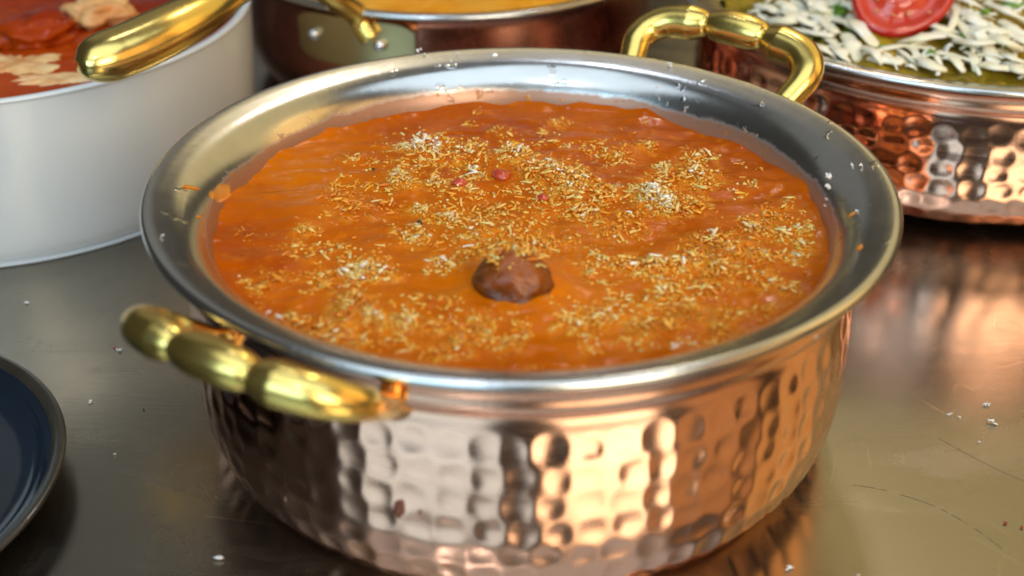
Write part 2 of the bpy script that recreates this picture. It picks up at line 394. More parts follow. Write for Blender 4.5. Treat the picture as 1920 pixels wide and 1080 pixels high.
# ------------------------------------------------------------------ where a line of sight meets the tinned lining
def on_lining(px, py):
    D = FW+(px-960)/FPX*RX-(py-540)/FPX*UX
    s0 = (.03-CP[2])/D[2]
    for k in range(4000):
        p = CP+(s0+k*.0004)*D; r = math.hypot(p[0], p[1])
        if r < .83: break
        if r > .985: zz = .008 if r < .999 else -9
        else: zz = float(np.interp(r, _lr[::-1], _lz[::-1]))
        if p[2] <= zz: break
    zr = (float(np.interp(r+.004, _lr[::-1], _lz[::-1]))-float(np.interp(r-.004, _lr[::-1], _lz[::-1])))/.008 if r < .98 else 0
    n = Vector((-zr*p[0]/r, -zr*p[1]/r, 1)).normalized()
    return Vector(p), n

# ------------------------------------------------------------------ orange curry with its ripples
ZC = -.125
lumps = []   # (x, y, radius, height) swellings of the surface over sunken pieces
for px, py, r, h in ((800, 300, .10, .012), (960, 300, .12, .010), (1050, 345, .10, .012), (1230, 385, .09, .016), (760, 345, .07, .012), (820, 350, .05, .010), (1020, 385, .07, .014), (860, 360, .04, .014), (760, 420, .08, -.014), (740, 390, .06, -.008), (680, 570, .10, .010), (950, 440, .12, .012), (1340, 450, .10, .010), (1310, 330, .07, .012), (1370, 490, .08, .010), (966, 530, .17, .048), (1130, 470, .14, -.006), (1240, 620, .10, .008), (600, 400, .12, .006), (560, 345, .05, -.008), (1450, 560, .08, .006)):
    p = un(px, py, ZC); lumps.append((p.x, p.y, r, h))
def curry_z(x, y):
    z = ZC
    z += .012*noise.noise(Vector((x*4.2, y*6.5, 1)))+.010*noise.noise(Vector((x*9, y*15, 4)))+.0024*noise.noise(Vector((x*20+2*noise.noise(Vector((x*5, y*5, 0))), y*38, 9)))+.0010*noise.noise(Vector((x*50, y*70, 2)))
    for a, b, r, h in lumps:
        d2 = ((x-a)**2+(y-b)**2)/(r*r)
        if d2 < 6: z += h*math.exp(-d2*1.6)
    return z
def surface(name, mat, R, nr, ns, fz, parent=None, loc=(0, 0, 0), edge=None):
    V = [(0, 0, fz(0, 0))]; F = []
    for i in range(1, nr+1):
        for k in range(ns):
            t = 2*PI*k/ns; rr = R*(i/nr)**.8
            x, y = rr*math.cos(t), rr*math.sin(t); z = fz(x, y)
            if edge: z = edge(rr, t, z)
            V.append((x, y, z))
    for k in range(ns): F.append((0, 1+k, 1+(k+1) % ns))
    for i in range(nr-1):
        for k in range(ns):
            a = 1+i*ns+k; b = 1+i*ns+(k+1) % ns
            F.append((a, a+ns, b+ns, b))
    return mesh(name, V, F, mat, parent, True, loc)
def cedge(r, t, z):
    e = max(0, (r-.78)/.05)
    lift = .010+.018*noise.noise(Vector((math.cos(t)*2.5, math.sin(t)*2.5, 3)))+.012*noise.noise(Vector((math.cos(t)*9, math.sin(t)*9, 7)))
    return z+e*e*lift
cur = surface('orange_curry', M_curry, .838, 130, 460, curry_z, None, (0, 0, 0), cedge)
tag(cur, 'thick glossy orange curry filling the central copper pot', 'curry')

# grated topping: real little shreds, thousands, piled in drifts
clus = [  # px, py, spread px, amount, wetness
 (800,283,45,90,.15),(760,280,16,30,.1),(880,290,30,45,.35),(755,345,20,55,.35),(745,330,12,20,.2),(818,350,18,45,.35),(885,325,22,45,.25),(880,355,10,14,.2),(955,295,26,70,.3),(985,290,16,35,.2),
 (1045,335,34,90,.55),(1000,325,28,60,.6),(1080,345,30,70,.55),(1030,310,20,30,.3),(1150,300,26,22,.4),(1165,290,16,22,.5),(1215,275,12,18,.45),(1240,312,12,30,.25),(1300,300,22,45,.4),(1330,295,14,20,.25),(1245,345,34,60,.6),(1310,335,30,70,.5),(1320,345,18,30,.35),
 (1225,375,24,110,.2),(1250,388,20,80,.15),(1210,360,18,40,.25),(1290,390,30,60,.6),(1100,375,50,70,.6),(1060,355,22,40,.45),(1095,400,30,40,.5),(1180,415,34,50,.6),(1050,230,14,12,.3),(1040,228,5,5,.2),
 (785,390,14,35,.3),(840,408,16,30,.2),(720,385,26,26,.7),(770,440,30,34,.4),(930,400,30,34,.6),(905,430,26,24,.5),(640,375,34,30,.85),(660,400,20,26,.7),(575,432,14,26,.4),(560,470,28,22,.7),(460,440,20,8,.85),
 (975,445,34,48,.4),(1000,470,40,50,.55),(1035,455,30,30,.7),(930,470,30,30,.5),(880,470,30,24,.6),(830,500,26,36,.25),(690,510,26,60,.2),(655,515,22,40,.25),(720,515,20,24,.35),(600,520,30,22,.7),(520,520,24,16,.7),(540,600,24,24,.6),(490,545,20,12,.7),(480,575,16,12,.6),
 (665,575,26,120,.75),(650,590,20,60,.8),(600,630,40,60,.8),(560,610,30,40,.8),(640,640,30,44,.7),(710,600,18,36,.3),(690,590,12,20,.2),(765,600,16,34,.35),(760,620,16,24,.5),(820,610,22,14,.6),(900,605,20,26,.7),(820,660,26,20,.7),(880,640,30,18,.8),(950,660,20,12,.8),
 (1110,470,20,10,.3),(1120,508,26,22,.5),(1230,500,34,60,.45),(1180,495,30,30,.35),(1280,495,24,44,.5),(1330,460,30,70,.65),(1370,480,26,90,.75),(1300,480,24,44,.6),(1350,510,26,60,.7),(1240,545,20,18,.2),(1260,540,14,10,.1),(1330,540,30,30,.5),(1150,590,34,40,.4),(1100,600,34,36,.4),(1280,580,30,50,.7),(1300,590,24,50,.8),(1210,605,30,34,.5),(1250,625,30,30,.7),(1370,590,30,34,.6),(1350,620,20,30,.75),
 (1410,430,30,50,.6),(1440,400,18,12,.5),(1470,440,24,30,.4),(1495,430,10,14,.25),(1500,460,14,20,.4),(1490,480,20,20,.5),(1430,490,26,26,.6),(1400,520,26,30,.7),(1440,530,24,26,.5),(1480,545,24,24,.6),(1410,345,8,10,.4),(1475,375,8,10,.5),(1430,580,20,14,.6),(1520,430,6,7,.2),
 (1170,260,30,10,.6),(950,255,26,12,.6),(930,245,8,6,.5),(700,300,40,12,.8),(890,212,8,4,.4)]
CEN = []; DIRS = []; LEN = []; WID = []; WET = []
def addsh(x, y, lift, L, Wd, wet, tilt):
    if math.hypot(x, y) > .80: return
    z = curry_z(x, y)+lift
    a = rng.uniform(0, 2*PI); el = rng.normal(0, tilt)
    CEN.append((x, y, z)); DIRS.append((math.cos(a)*math.cos(el), math.sin(a)*math.cos(el), math.sin(abs(el)))); LEN.append(L); WID.append(Wd); WET.append(min(1, max(0, wet)))
for px, py, sp, n, wet in clus:
    for _ in range(int(n*3.0)):
        q = rng.normal(0, .92, 2); p = un(px+q[0]*sp, py+q[1]*sp*.55, ZC)
        core = math.exp(-(q@q)*1.2)
        big = rng.random() < .20
        L = rng.uniform(.012, .034)*(1.25 if rng.random() < .12 else 1) if big else rng.uniform(.004, .009)
        wd = rng.uniform(.0034, .0062) if big else rng.uniform(.003, .0052)
        hgt = rng.uniform(0, 1)**1.5*.024*core*min(1.6, n/60+.4)
        addsh(p.x, p.y, hgt-.0024, L, wd, wet*.9+(.18 if big else .38)+rng.normal(0, .20)+.30*(1-core)-(hgt/.02)*.36, .32)
# loose background drift
k = 0
while k < 3000:
    a = rng.uniform(0, 2*PI); r = .79*math.sqrt(rng.random()); x, y = r*math.cos(a), r*math.sin(a)
    dn = noise.noise(Vector((x*3.2, y*4.2, 20)))+.7*noise.noise(Vector((x*9, y*12, 30)))
    if y > .55 or x < -.55: dn -= .45
    if dn < .10: k += .15; continue
    big = rng.random() < .22
    addsh(x, y, rng.uniform(-.001, .004), rng.uniform(.016, .04) if big else rng.uniform(.005, .013), rng.uniform(.003, .0055), .70+rng.normal(0, .2), .2); k += 1
_m = un(962, 548, ZC)
for _ in range(80):
    a = rng.uniform(0, 2*PI); r_ = .085*math.sqrt(rng.random()); x, y = _m.x+r_*math.cos(a), _m.y+.02+r_*.65*math.sin(a)
    zz = .030+.080*math.sqrt(max(0, 1-(r_/.118)**2)); addsh(x, y, ZC+zz-curry_z(x, y)-.004, rng.uniform(.006, .034), rng.uniform(.003, .006), .72+rng.normal(0, .25), .3)
CEN = np.array(CEN); DIRS = np.array(DIRS); LEN = np.array(LEN); WID = np.array(WID); N = len(CEN)
sd = np.cross(DIRS, [0, 0, 1.]); sd /= np.linalg.norm(sd, axis=1)[:, None]+1e-9; up = np.cross(sd, DIRS)
V = np.zeros((N, 14, 3)); bend = rng.normal(0, .09, N)*LEN
for i, (u, s) in enumerate(((-.42, .75), (0, 1.), (.42, .7))):
    c = CEN+DIRS*(u*LEN)[:, None]+sd*(bend*(1-4*u*u))[:, None]
    for j in range(4):
        q = j*PI/2+PI/4+rng.normal(0, .12, N)
        ww = WID*s*rng.uniform(.8, 1.2, N)
        V[:, i*4+j] = c+sd*(np.cos(q)*ww)[:, None]+up*(np.sin(q)*ww*.8)[:, None]
V[:, 12] = CEN-DIRS*(.54*LEN)[:, None]; V[:, 13] = CEN+DIRS*(.54*LEN)[:, None]
quads = []; tris = []
for i in range(2):
    for j in range(4): quads.append((i*4+j, i*4+(j+1) % 4, (i+1)*4+(j+1) % 4, (i+1)*4+j))
for j in range(4): tris.append(((j+1) % 4, j, 12)); tris.append((8+j, 8+(j+1) % 4, 13))
off = (np.arange(N)*14)[:, None, None]
F = (np.array(quads)[None]+off).reshape(-1, 4).tolist()+(np.array(tris)[None]+off).reshape(-1, 3).tolist()
sh = mesh('grated_topping', V.reshape(-1, 3).tolist(), F, M_shred)
at = sh.data.attributes.new('wet', 'FLOAT', 'POINT'); at.data.foreach_set('value', np.repeat(np.array(WET), 14).astype(np.float32))
cc = CEN[:, :2]; gx = ((cc+.9)/1.8*180).astype(int); den = np.zeros((181, 181)); np.add.at(den, (gx[:, 0].clip(0, 180), gx[:, 1].clip(0, 180)), 1)
for _ in range(2): den = (den+np.roll(den, 1, 0)+np.roll(den, -1, 0)+np.roll(den, 1, 1)+np.roll(den, -1, 1))/5
co_ = np.zeros(len(cur.data.vertices)*3, np.float32); cur.data.vertices.foreach_get('co', co_); co_ = co_.reshape(-1, 3)[:, :2]/S
gi = ((co_+.9)/1.8*180).astype(int).clip(0, 180); sk_ = np.clip(den[gi[:, 0], gi[:, 1]]/1.6, 0, 1)
sa = cur.data.attributes.new('soak', 'FLOAT', 'POINT'); sa.data.foreach_set('value', sk_.astype(np.float32))
tag(sh, 'fine white grated shreds strewn in drifts over the orange curry', 'grated topping', kind='stuff')

# a few shreds clinging to the meat are part of the drift above; pieces in the curry
p = un(962, 548, ZC)
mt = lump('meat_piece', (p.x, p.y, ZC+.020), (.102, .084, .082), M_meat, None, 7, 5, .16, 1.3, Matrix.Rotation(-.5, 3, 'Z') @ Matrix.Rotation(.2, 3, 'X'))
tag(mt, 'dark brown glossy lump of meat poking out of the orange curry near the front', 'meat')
for px, py, sz, lab in ((862, 354, .022, 'dark red pepper bit in the curry, left of the middle drift of shreds'), (940, 330, .03, 'orange-red tomato bit in the curry at the back of the drift'), (1018, 380, .018, 'small brown-red bit in the middle of the grated drift')):
    p = un(px, py, ZC)
    tag(lump('vegetable_bit', (p.x, p.y, curry_z(p.x, p.y)+.004), (sz, sz*.8, sz*.6), M_chili, None, px, 3, .3), lab, 'vegetable bit', 'red bits in the curry')
for px, py, sz, lab in ((787, 417, .012, 'black seed beside a hollow left of centre in the curry'), (700, 322, .007, 'tiny black seed at the back left of the curry')):
    p = un(px, py, ZC)
    tag(lump('seed', (p.x, p.y, curry_z(p.x, p.y)+.005), (sz, sz*.55, sz*.5), M_black, None, px, 2, .2), lab, 'seed', 'black seeds on the curry')

# drips of curry on the tinned wall
def stuck(name, px, py, size, mat, seed, lab, cat, group, ang=0, sub=3):
    p, n = on_lining(px, py)
    q = n.to_track_quat('Z', 'Y').to_matrix() @ Matrix.Rotation(ang, 3, 'Z')
    o = lump(name, p+n*size[2]*.4, size, mat, None, seed, sub, .3, 1.5, q)
    tag(o, lab, cat, group)
stuck('curry_drip', 416, 362, (.022, .052, .006), M_drip, 1, 'large orange curry drip on the left inner wall of the central pot', 'drip', 'curry drips on the tinned wall', .2)
stuck('curry_drip', 398, 366, (.009, .022, .004), M_drip, 2, 'small orange drip just left of the large drip', 'drip', 'curry drips on the tinned wall', .2)
stuck('curry_drip', 358, 352, (.030, .006, .003), M_drip, 3, 'thin orange streak of curry on the left flange of the central pot', 'drip', 'curry drips on the tinned wall', -.9)
stuck('curry_drip', 372, 407, (.010, .005, .003), M_drip, 4, 'tiny orange speck low on the left flange of the central pot', 'drip', 'curry drips on the tinned wall', -.6)
stuck('curry_drip', 1612, 464, (.014, .008, .003), M_drip, 5, 'orange curry smear on the right flange of the central pot', 'drip', 'curry drips on the tinned wall', .1)
stuck('curry_drip', 1597, 402, (.005, .012, .003), M_drip, 6, 'upright orange fleck on the right flange of the central pot', 'drip', 'curry drips on the tinned wall', .1)

def crumb(name, loc, size, mat, seed):
    r = random.Random(seed*7+1); V = []; F = []
    for k in range(r.choice((3, 4, 5))):
        c = Vector((r.uniform(-.6, .6)*size[0], r.uniform(-.6, .6)*size[1], r.uniform(-.35, .55)*size[2]))
        ax = Matrix.Rotation(r.uniform(0, 6), 3, 'Z') @ Matrix.Rotation(r.uniform(-.9, .9), 3, 'X'); e = Vector((size[0]*r.uniform(.35, .95), size[1]*r.uniform(.25, .5), size[2]*r.uniform(.3, .6)))
        b = len(V)
        for d in ((1, 0, 0), (-1, 0, 0), (.1, 1, 0), (-.1, -1, .1), (0, .1, 1), (0, 0, -1), (.6, .6, .5), (-.5, .55, -.4)):
            V.append(c+ax @ Vector([d[i]*e[i]*r.uniform(.75, 1.2) for i in range(3)]))
        for f in ((6, 0, 2), (6, 2, 4), (6, 4, 0), (2, 1, 4), (1, 3, 4), (3, 0, 4), (0, 3, 5), (3, 1, 5), (1, 2, 7), (2, 5, 7), (5, 1, 7), (2, 0, 5)): F.append([b+i for i in f])
    return recalc(mesh(name, V, F, mat, None, True, loc))
# crumbs on the rim
G1 = 'white crumbs on the rim of the central pot'
for i, (px, py, sz, lab) in enumerate((
    (786, 99, .017, 'largest white crumb on the back edge of the rim, in front of the pan'), (797, 104, .008, 'tiny crumb touching the large crumb at the back edge of the rim'),
    (857, 102, .007, 'small white crumb on the back edge of the rim'), (847, 121, .010, 'upright white shred on the back flange, left of centre'),
    (1256, 124, .013, 'white crumb on the back edge of the rim beside the rear brass handle'), (1232, 165, .008, 'flat white crumb on the flange in front of the rear handle'),
    (1554, 338, .016, 'pointed white crumb on the right inner flange, top of its cluster'), (1551, 352, .012, 'round white crumb under the pointed one on the right flange'),
    (1551, 378, .009, 'white crumb low on the right inner wall'), (1545, 387, .006, 'tiny crumb lowest on the right inner wall'),
    (1615, 313, .011, 'white crumb nearest the outer edge of the right flange'), (1598, 311, .007, 'small pointed crumb left of its twin on the right flange'),
    (1607, 397, .006, 'small white crumb beside the orange fleck on the right flange'),
    (503, 589, .010, 'left one of two white crumbs on the front left rim'), (521, 597, .010, 'right one of two white crumbs on the front left rim'),
    (303, 445, .008, 'white crumb on the far left flange'), (1266, 655, .011, 'pale crumb on the front rim, right of centre'), (1530, 634, .005, 'glinting crumb on the front right rim'))):
    p, n = on_lining(px, py)
    el = 1.9 if 'upright' in lab or 'pointed' in lab else 1.2
    o = crumb('crumb', p+n*sz*.5, (sz*.8, sz*.7, sz*.65*el), M_crumb, i+3)
    tag(o, lab, 'crumb', G1)
# crumbs on the table
G2 = 'crumbs scattered on the steel table'
for i, (px, py, sz, mm, lab) in enumerate((
    (413, 1042, .017, M_crumb, 'bright white crumb on the dark table below the front left of the central pot'), (222, 656, .010, M_crumb, 'pale crumb on the table beneath the end of the front brass handle'),
    (216, 652, .007, M_red, 'red speck touching the pale crumb beneath the front handle'), (170, 752, .009, M_crumb, 'white crumb on the table right of the navy dish, near its top'),
    (215, 851, .006, M_crumb, 'tiny crumb on the table right of the navy dish, level with its middle'), (268, 768, .006, M_black, 'dark speck on the table left of the copper pot'),
    (50, 567, .009, M_crumb, 'crumb on the table between the white pot and the navy dish'), (1850, 757, .011, M_crumb, 'upper white crumb on the right of the table'),
    (1858, 789, .013, M_crumb, 'large white crumb under the upper one on the right of the table'), (1866, 794, .009, M_crumb, 'crumb stuck to the right side of the large crumb'),
    (1780, 776, .009, M_crumb, 'left one of a pair of crumbs on the right of the table'), (1800, 782, .007, M_crumb, 'right one of a pair of crumbs on the right of the table'),
    (1838, 828, .006, M_crumb, 'tiny lone crumb below the others on the right of the table'), (1480, 1066, .012, M_crumb, 'white crumb at the bottom edge, right of the copper pot'),
    (1610, 1078, .006, M_crumb, 'tiny crumb at the bottom edge, far right of the copper pot'), (1885, 981, .007, M_red, 'reddish speck near the long curved scratch'),
    (1916, 989, .006, M_red, 'reddish speck at the right edge of the picture'))):
    p = un(px, py, H+sz*.5)
    o = crumb('crumb', (p.x, p.y, H+sz*.42), (sz, sz*.8, sz*.7), mm, i+40)
    tag(o, lab, 'crumb', G2)

# brown food fleck stuck on the copper belly
def on_body(px, py):
    D = FW+(px-960)/FPX*RX-(py-540)/FPX*UX
    for k in range(9000):
        p = CP+(2.2+k*.0004)*D; r = math.hypot(p[0], p[1])
        zs = p[2]
        if zs < -.15 and r < float(np.interp(-zs, [-b[1] for b in BODY], [b[0] for b in BODY])): return Vector(p), Vector((p[0]/r, p[1]/r, 0))
    return Vector(p), Vector((0, -1, 0))
for px, py, sz, lab in ((748, 955, (.015, .026, .004), 'brown fleck of food stuck to the front of the copper belly'), (787, 961, (.005, .005, .003), 'tiny dark speck right of the brown fleck on the copper belly')):
    p, n = on_body(px, py); q = n.to_track_quat('Z', 'Y').to_matrix()
    tag(lump('food_fleck', p-n*.001, sz, mk_plain('brown_fleck', (.13, .04, .025), (.2, .07, .04), .45, 0, 200), None, px, 2, .5, 1.5, q), lab, 'food fleck', 'flecks on the copper belly')

# ------------------------------------------------------------------ navy dish, lower left
dx, dy = -1.905, -.51
dish = empty('navy_dish', (dx, dy, H)); tag(dish, 'shallow dark navy glazed dish with a brown edge, cut off at the left', 'dish')
zr = .105
lathe('wall', smoothprof([(.45, .002), (.55, .004), (.62, .03), (.675, .075), (.698, zr-.004), (.702, zr), (.698, zr+.006), (.688, zr+.008), (.674, zr+.003), (.662, zr-.006)], 5), 160, M_rimbrown, dish, closed=False)
lathe('inside', smoothprof([(.662, zr-.0055), (.650, zr-.014), (.640, zr-.022), (.630, zr-.034), (.60, zr-.055), (.5, zr-.068), (.3, zr-.072), (.001, zr-.073)], 5), 160, M_navy, dish, closed=False)

# ------------------------------------------------------------------ white pot, upper left
wx, wy = -2.045, 1.73; RW = 1.0; zt = -.115-H
wp = empty('white_pot', (wx, wy, H)); tag(wp, 'tall white ceramic pot holding red curry, behind at the left', 'pot')
lathe('body', smoothprof([(.02, .004), (RW-.12, .004), (RW-.075, .010), (RW-.05, .03), (RW-.03, .10), (RW-.012, .3), (RW, zt-.03), (RW+.004, zt-.012), (RW, zt-.002), (RW-.012, zt), (RW-.028, zt-.004), (RW-.035, zt-.02), (RW-.04, zt-.1), (RW-.05, zt-.3)], 6), 220, M_ceramic, wp, closed=False)
lathe('foot_ring', smoothprof([(RW-.13, .006), (RW-.125, .0005), (RW-.10, .0005), (RW-.083, .006), (RW-.08, .016)], 4), 160, M_ceramic, wp, closed=False)
zs = -.165
def red_z(x, y): return zs+.02*noise.noise(Vector((x*3, y*3, 2)))+.012*noise.noise(Vector((x*8, y*8, 3)))+.006*noise.noise(Vector((x*22, y*22, 3)))
rc = surface('red_curry', M_redcurry, RW-.037, 60, 160, red_z, None, (wx, wy, 0)); tag(rc, 'red-orange curry inside the white pot', 'curry')
def blob(name, px, py, sx, sy, sz, mat, seed, lab, cat, grp, ang=0, z0=zs, rough=.45):
    p = un(px, py, z0+sz*.3)
    tag(lump(name, (p.x, p.y, z0+sz*.3), (sx, sy, sz), mat, None, seed, 4, rough, 1.7, Matrix.Rotation(ang, 3, 'Z')), lab, cat, grp)
def melt(px, py, sx, sy, seed, lab, ang=0):
    """thin melted patch that hugs the red curry, ragged outline, edges dipping under the sauce"""
    c = un(px, py, zs); V = []; F = []; NR, NS = 14, 72; Rz = Matrix.Rotation(ang, 3, 'Z')
    for i in range(NR+1):
        u = i/NR
        for k in range(NS):
            t = 2*PI*k/NS; d = Vector((math.cos(t), math.sin(t), seed*2.3))
            m_ = 1+.55*noise.noise(d*1.6)+.35*noise.noise(d*4.2)+.15*noise.noise(d*9)
            q = Rz @ Vector((sx*u*m_*d.x, sy*u*m_*d.y, 0)); x, y = c.x-wx+q.x, c.y-wy+q.y
            V.append((x, y, red_z(x, y)+.010*(1-u**4)-.004*u**6+.006*noise.noise(Vector((x*14, y*14, seed)))*(1-u)))
    for i in range(NR):
        for k in range(NS): F.append((i*NS+k, i*NS+(k+1) % NS, (i+1)*NS+(k+1) % NS, (i+1)*NS+k))
    tag(mesh('cream_swirl', V, F, M_cream, None, True, (wx, wy, 0)), lab, 'cream', 'cream on the red curry')
melt(20, 118, .17, .13, 2, 'large pale cream patch on the red curry at the left edge')
melt(95, 148, .15, .045, 6, 'narrow cream streak on the red curry next to the rim', .15)
melt(5, 55, .06, .08, 9, 'small cream dab at the left picture edge behind the large patch')
M_crust = mk_plain('crumbly_topping', (.80, .50, .22), (.62, .22, .04), .5, .2, 80, .9)
blob('crusty_piece', 190, 25, .13, .11, .055, M_crust, 12, 'crumbly orange-white piece on the red curry behind the brass pan handle', 'food piece', None, .3)
blob('curry_chunk', 60, 60, .16, .14, .06, M_redcurry, 15, 'glossy red sauced chunk in the white pot catching blue light', 'food piece', None, .6)

# ------------------------------------------------------------------ copper pan at the back with long brass handle
zp = -.20; pcx, pcy = -.33, 2.84; PS = .97/.90
pan = empty('copper_pan', (pcx, pcy, H)); tag(pan, 'dark copper pan with riveted brass bracket and long arching brass handle, at the back', 'pan')
hp = zp-H
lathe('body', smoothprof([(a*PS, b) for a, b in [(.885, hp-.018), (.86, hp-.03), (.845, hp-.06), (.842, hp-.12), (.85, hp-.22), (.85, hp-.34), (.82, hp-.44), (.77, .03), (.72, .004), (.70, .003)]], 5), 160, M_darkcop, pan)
lathe('lining', smoothprof([(a*PS, b) for a, b in [(.885, hp-.017), (.898, hp-.01), (.9, hp), (.89, hp+.008), (.86, hp+.004), (.82, hp-.01), (.80, hp-.04), (.795, hp-.09), (.79, hp-.2)]], 5), 160, M_tin, pan, closed=False)
yc = surface('yellow_curry', M_yelcurry, .86, 30, 100, lambda x, y: zp-.03+.01*noise.noise(Vector((x*6, y*6, 5))), None, (pcx, pcy, 0)); tag(yc, 'yellow-orange curry inside the copper pan at the back', 'curry')
# bracket: a curved brass plate hugging the body
def ang_of(px, z): 
    # angle on the pan wall seen at pixel column px
    best = None
    for k in range(1800):
        a = -PI+PI*k/1800; x, y = pcx+.926*math.cos(a), pcy+.926*math.sin(a)
        v = np.array([x, y, z])-CP; sx = 960+FPX*(v@RX)/(v@FW)
        if best is None or abs(sx-px) < best[0]: best = (abs(sx-px), a)
    return best[1]
a0, a1 = ang_of(562, -.33), ang_of(779, -.33)
V = []; F = []; NA, NZ = 24, 8
for s in (0, 1):
    for i in range(NA+1):
        a = a0+(a1-a0)*i/NA; e = abs(i/NA*2-1)
        for j in range(NZ+1):
            zz = -.245-.20*j/NZ; zz = -.345+(zz+.345)*(1-.35*e**6)
            rr = (.918 if s else .932)
            V.append((rr*math.cos(a), rr*math.sin(a), zz-H))
def I(s, i, j): return s*(NA+1)*(NZ+1)+i*(NZ+1)+j
for s in (0, 1):
    for i in range(NA):
        for j in range(NZ): F.append((I(s, i, j), I(s, i+1, j), I(s, i+1, j+1), I(s, i, j+1)))
for i in range(NA):
    for j in (0, NZ): F.append((I(0, i, j), I(0, i+1, j), I(1, i+1, j), I(1, i, j)))
for j in range(NZ):
    for i in (0, NA): F.append((I(0, i, j), I(0, i, j+1), I(1, i, j+1), I(1, i, j)))
br = recalc(mesh('bracket', V, F, M_dullbrass, pan)); br.data.polygons.foreach_set('use_smooth', [False]*len(br.data.polygons))
for px in (593, 715):
    a = ang_of(px, -.34)
    lump('rivet', (.938*math.cos(a), .938*math.sin(a), -.335-H), (.028, .028, .026), M_rivet, br, 1, 3, .0)
ah = ang_of(700, -.3)
P0 = Vector((.925*math.cos(ah), .925*math.sin(ah), -.31-H)); dr = Vector((math.cos(ah), math.sin(ah), 0))
def loc(px, py, z): v = un(px, py, z); return Vector((v.x-pcx, v.y-pcy, z-H))
path = [P0, loc(668, 26, -.22), loc(622, -4, -.12), loc(570, -50, .0), loc(510, -60, .08), loc(450, -22, .12), loc(390, 16, .13), loc(320, 54, .12), loc(258, 84, .105), loc(208, 104, .095), loc(166, 120, .092), loc(146, 126, .091)]
def hr(t):
    if t < .35: r = .062
    elif t < .62: r = .060
    else: r = .060+.036*math.sin(min(1, (t-.62)/.25)*PI/2)
    if t > .93: r *= max(.12, math.sqrt(max(0, 1-((t-.93)/.072)**2)))
    return r, (r*.80 if t > .4 else r*(.8-.28*t/.4))
hd = sweep('handle', path, hr, M_brass, pan, 28, sub=12)

# ------------------------------------------------------------------ food in the right-hand pot
cx2, cy2 = 1.767, 2.032
def gz(x, y): 
    r = math.hypot(x, y)
    return -.155+.075*(1-(r/1.0)**2)+.034*noise.noise(Vector((x*7, y*7, 8)))+.024*noise.noise(Vector((x*16, y*16, 2)))+.010*noise.noise(Vector((x*38, y*38, 2)))
gc = surface('olive_curry', M_green, .985, 110, 300, gz, None, (cx2, cy2, 0)); tag(gc, 'chunky olive-green curry heaped in the right-hand copper pot', 'curry')
strips = [((1448, 38), (1478, 36), (1512, 22)), ((1492, 4), (1525, 26), (1562, 58)), ((1480, 54), (1520, 60), (1556, 66)), ((1540, 62), (1560, 78), (1572, 92)), ((1568, 38), (1596, 46), (1622, 66)), ((1588, 66), (1600, 88), (1612, 114)), ((1694, 80), (1728, 70), (1764, 66)),
 ((1758, 60), (1800, 74), (1846, 104)), ((1782, 102), (1794, 116), (1806, 134)), ((1708, 86), (1716, 98), (1722, 108)), ((1836, 62), (1852, 88), (1864, 122)), ((1800, 18), (1824, 34), (1852, 50)), ((1852, 8), (1890, 22), (1922, 44)), ((1866, 70), (1886, 78), (1908, 92)), ((1530, -6), (1538, 10), (1548, 26)),
 ((1762, 98), (1796, 106), (1836, 118)), ((1790, 0), (1790, 30), (1780, 56)), ((1820, 50), (1858, 56), (1900, 60)), ((1880, 96), (1900, 108), (1926, 118)), ((1848, 120), (1870, 126), (1895, 128)), ((1500, 36), (1530, 42), (1570, 30)), ((1560, 86), (1580, 100), (1588, 118)), ((1640, 108), (1660, 112), (1690, 116)), ((1620, 90), (1640, 100), (1650, 120)),
 ((1730, 110), (1745, 122), (1770, 130)), ((1880, 40), (1905, 56), (1930, 70)), ((1800, 76), (1830, 80), (1864, 76)), ((1462, 4), (1480, 14), (1492, 26)), ((1840, -4), (1870, -6), (1910, 2)), ((1900, 122), (1912, 130), (1925, 134)), ((1560, 4), (1590, 10), (1600, 22)), ((1420, 10), (1440, 14), (1455, 22))]
sr = random.Random(5)
extra = [((1474, 20), (1500, 34), (1530, 50)), ((1600, 30), (1612, 50), (1640, 84)), ((1660, 92), (1700, 86), (1745, 92)), ((1740, 40), (1765, 52), (1800, 62)), ((1770, 20), (1800, 44), (1830, 84)), ((1810, 98), (1824, 108), (1830, 134)), ((1850, 66), (1880, 60), (1925, 80)), ((1520, 84), (1545, 92), (1566, 112)), ((1780, -6), (1820, 4), (1850, 24)), ((1506, -8), (1520, 6), (1524, 24))]
strips += extra
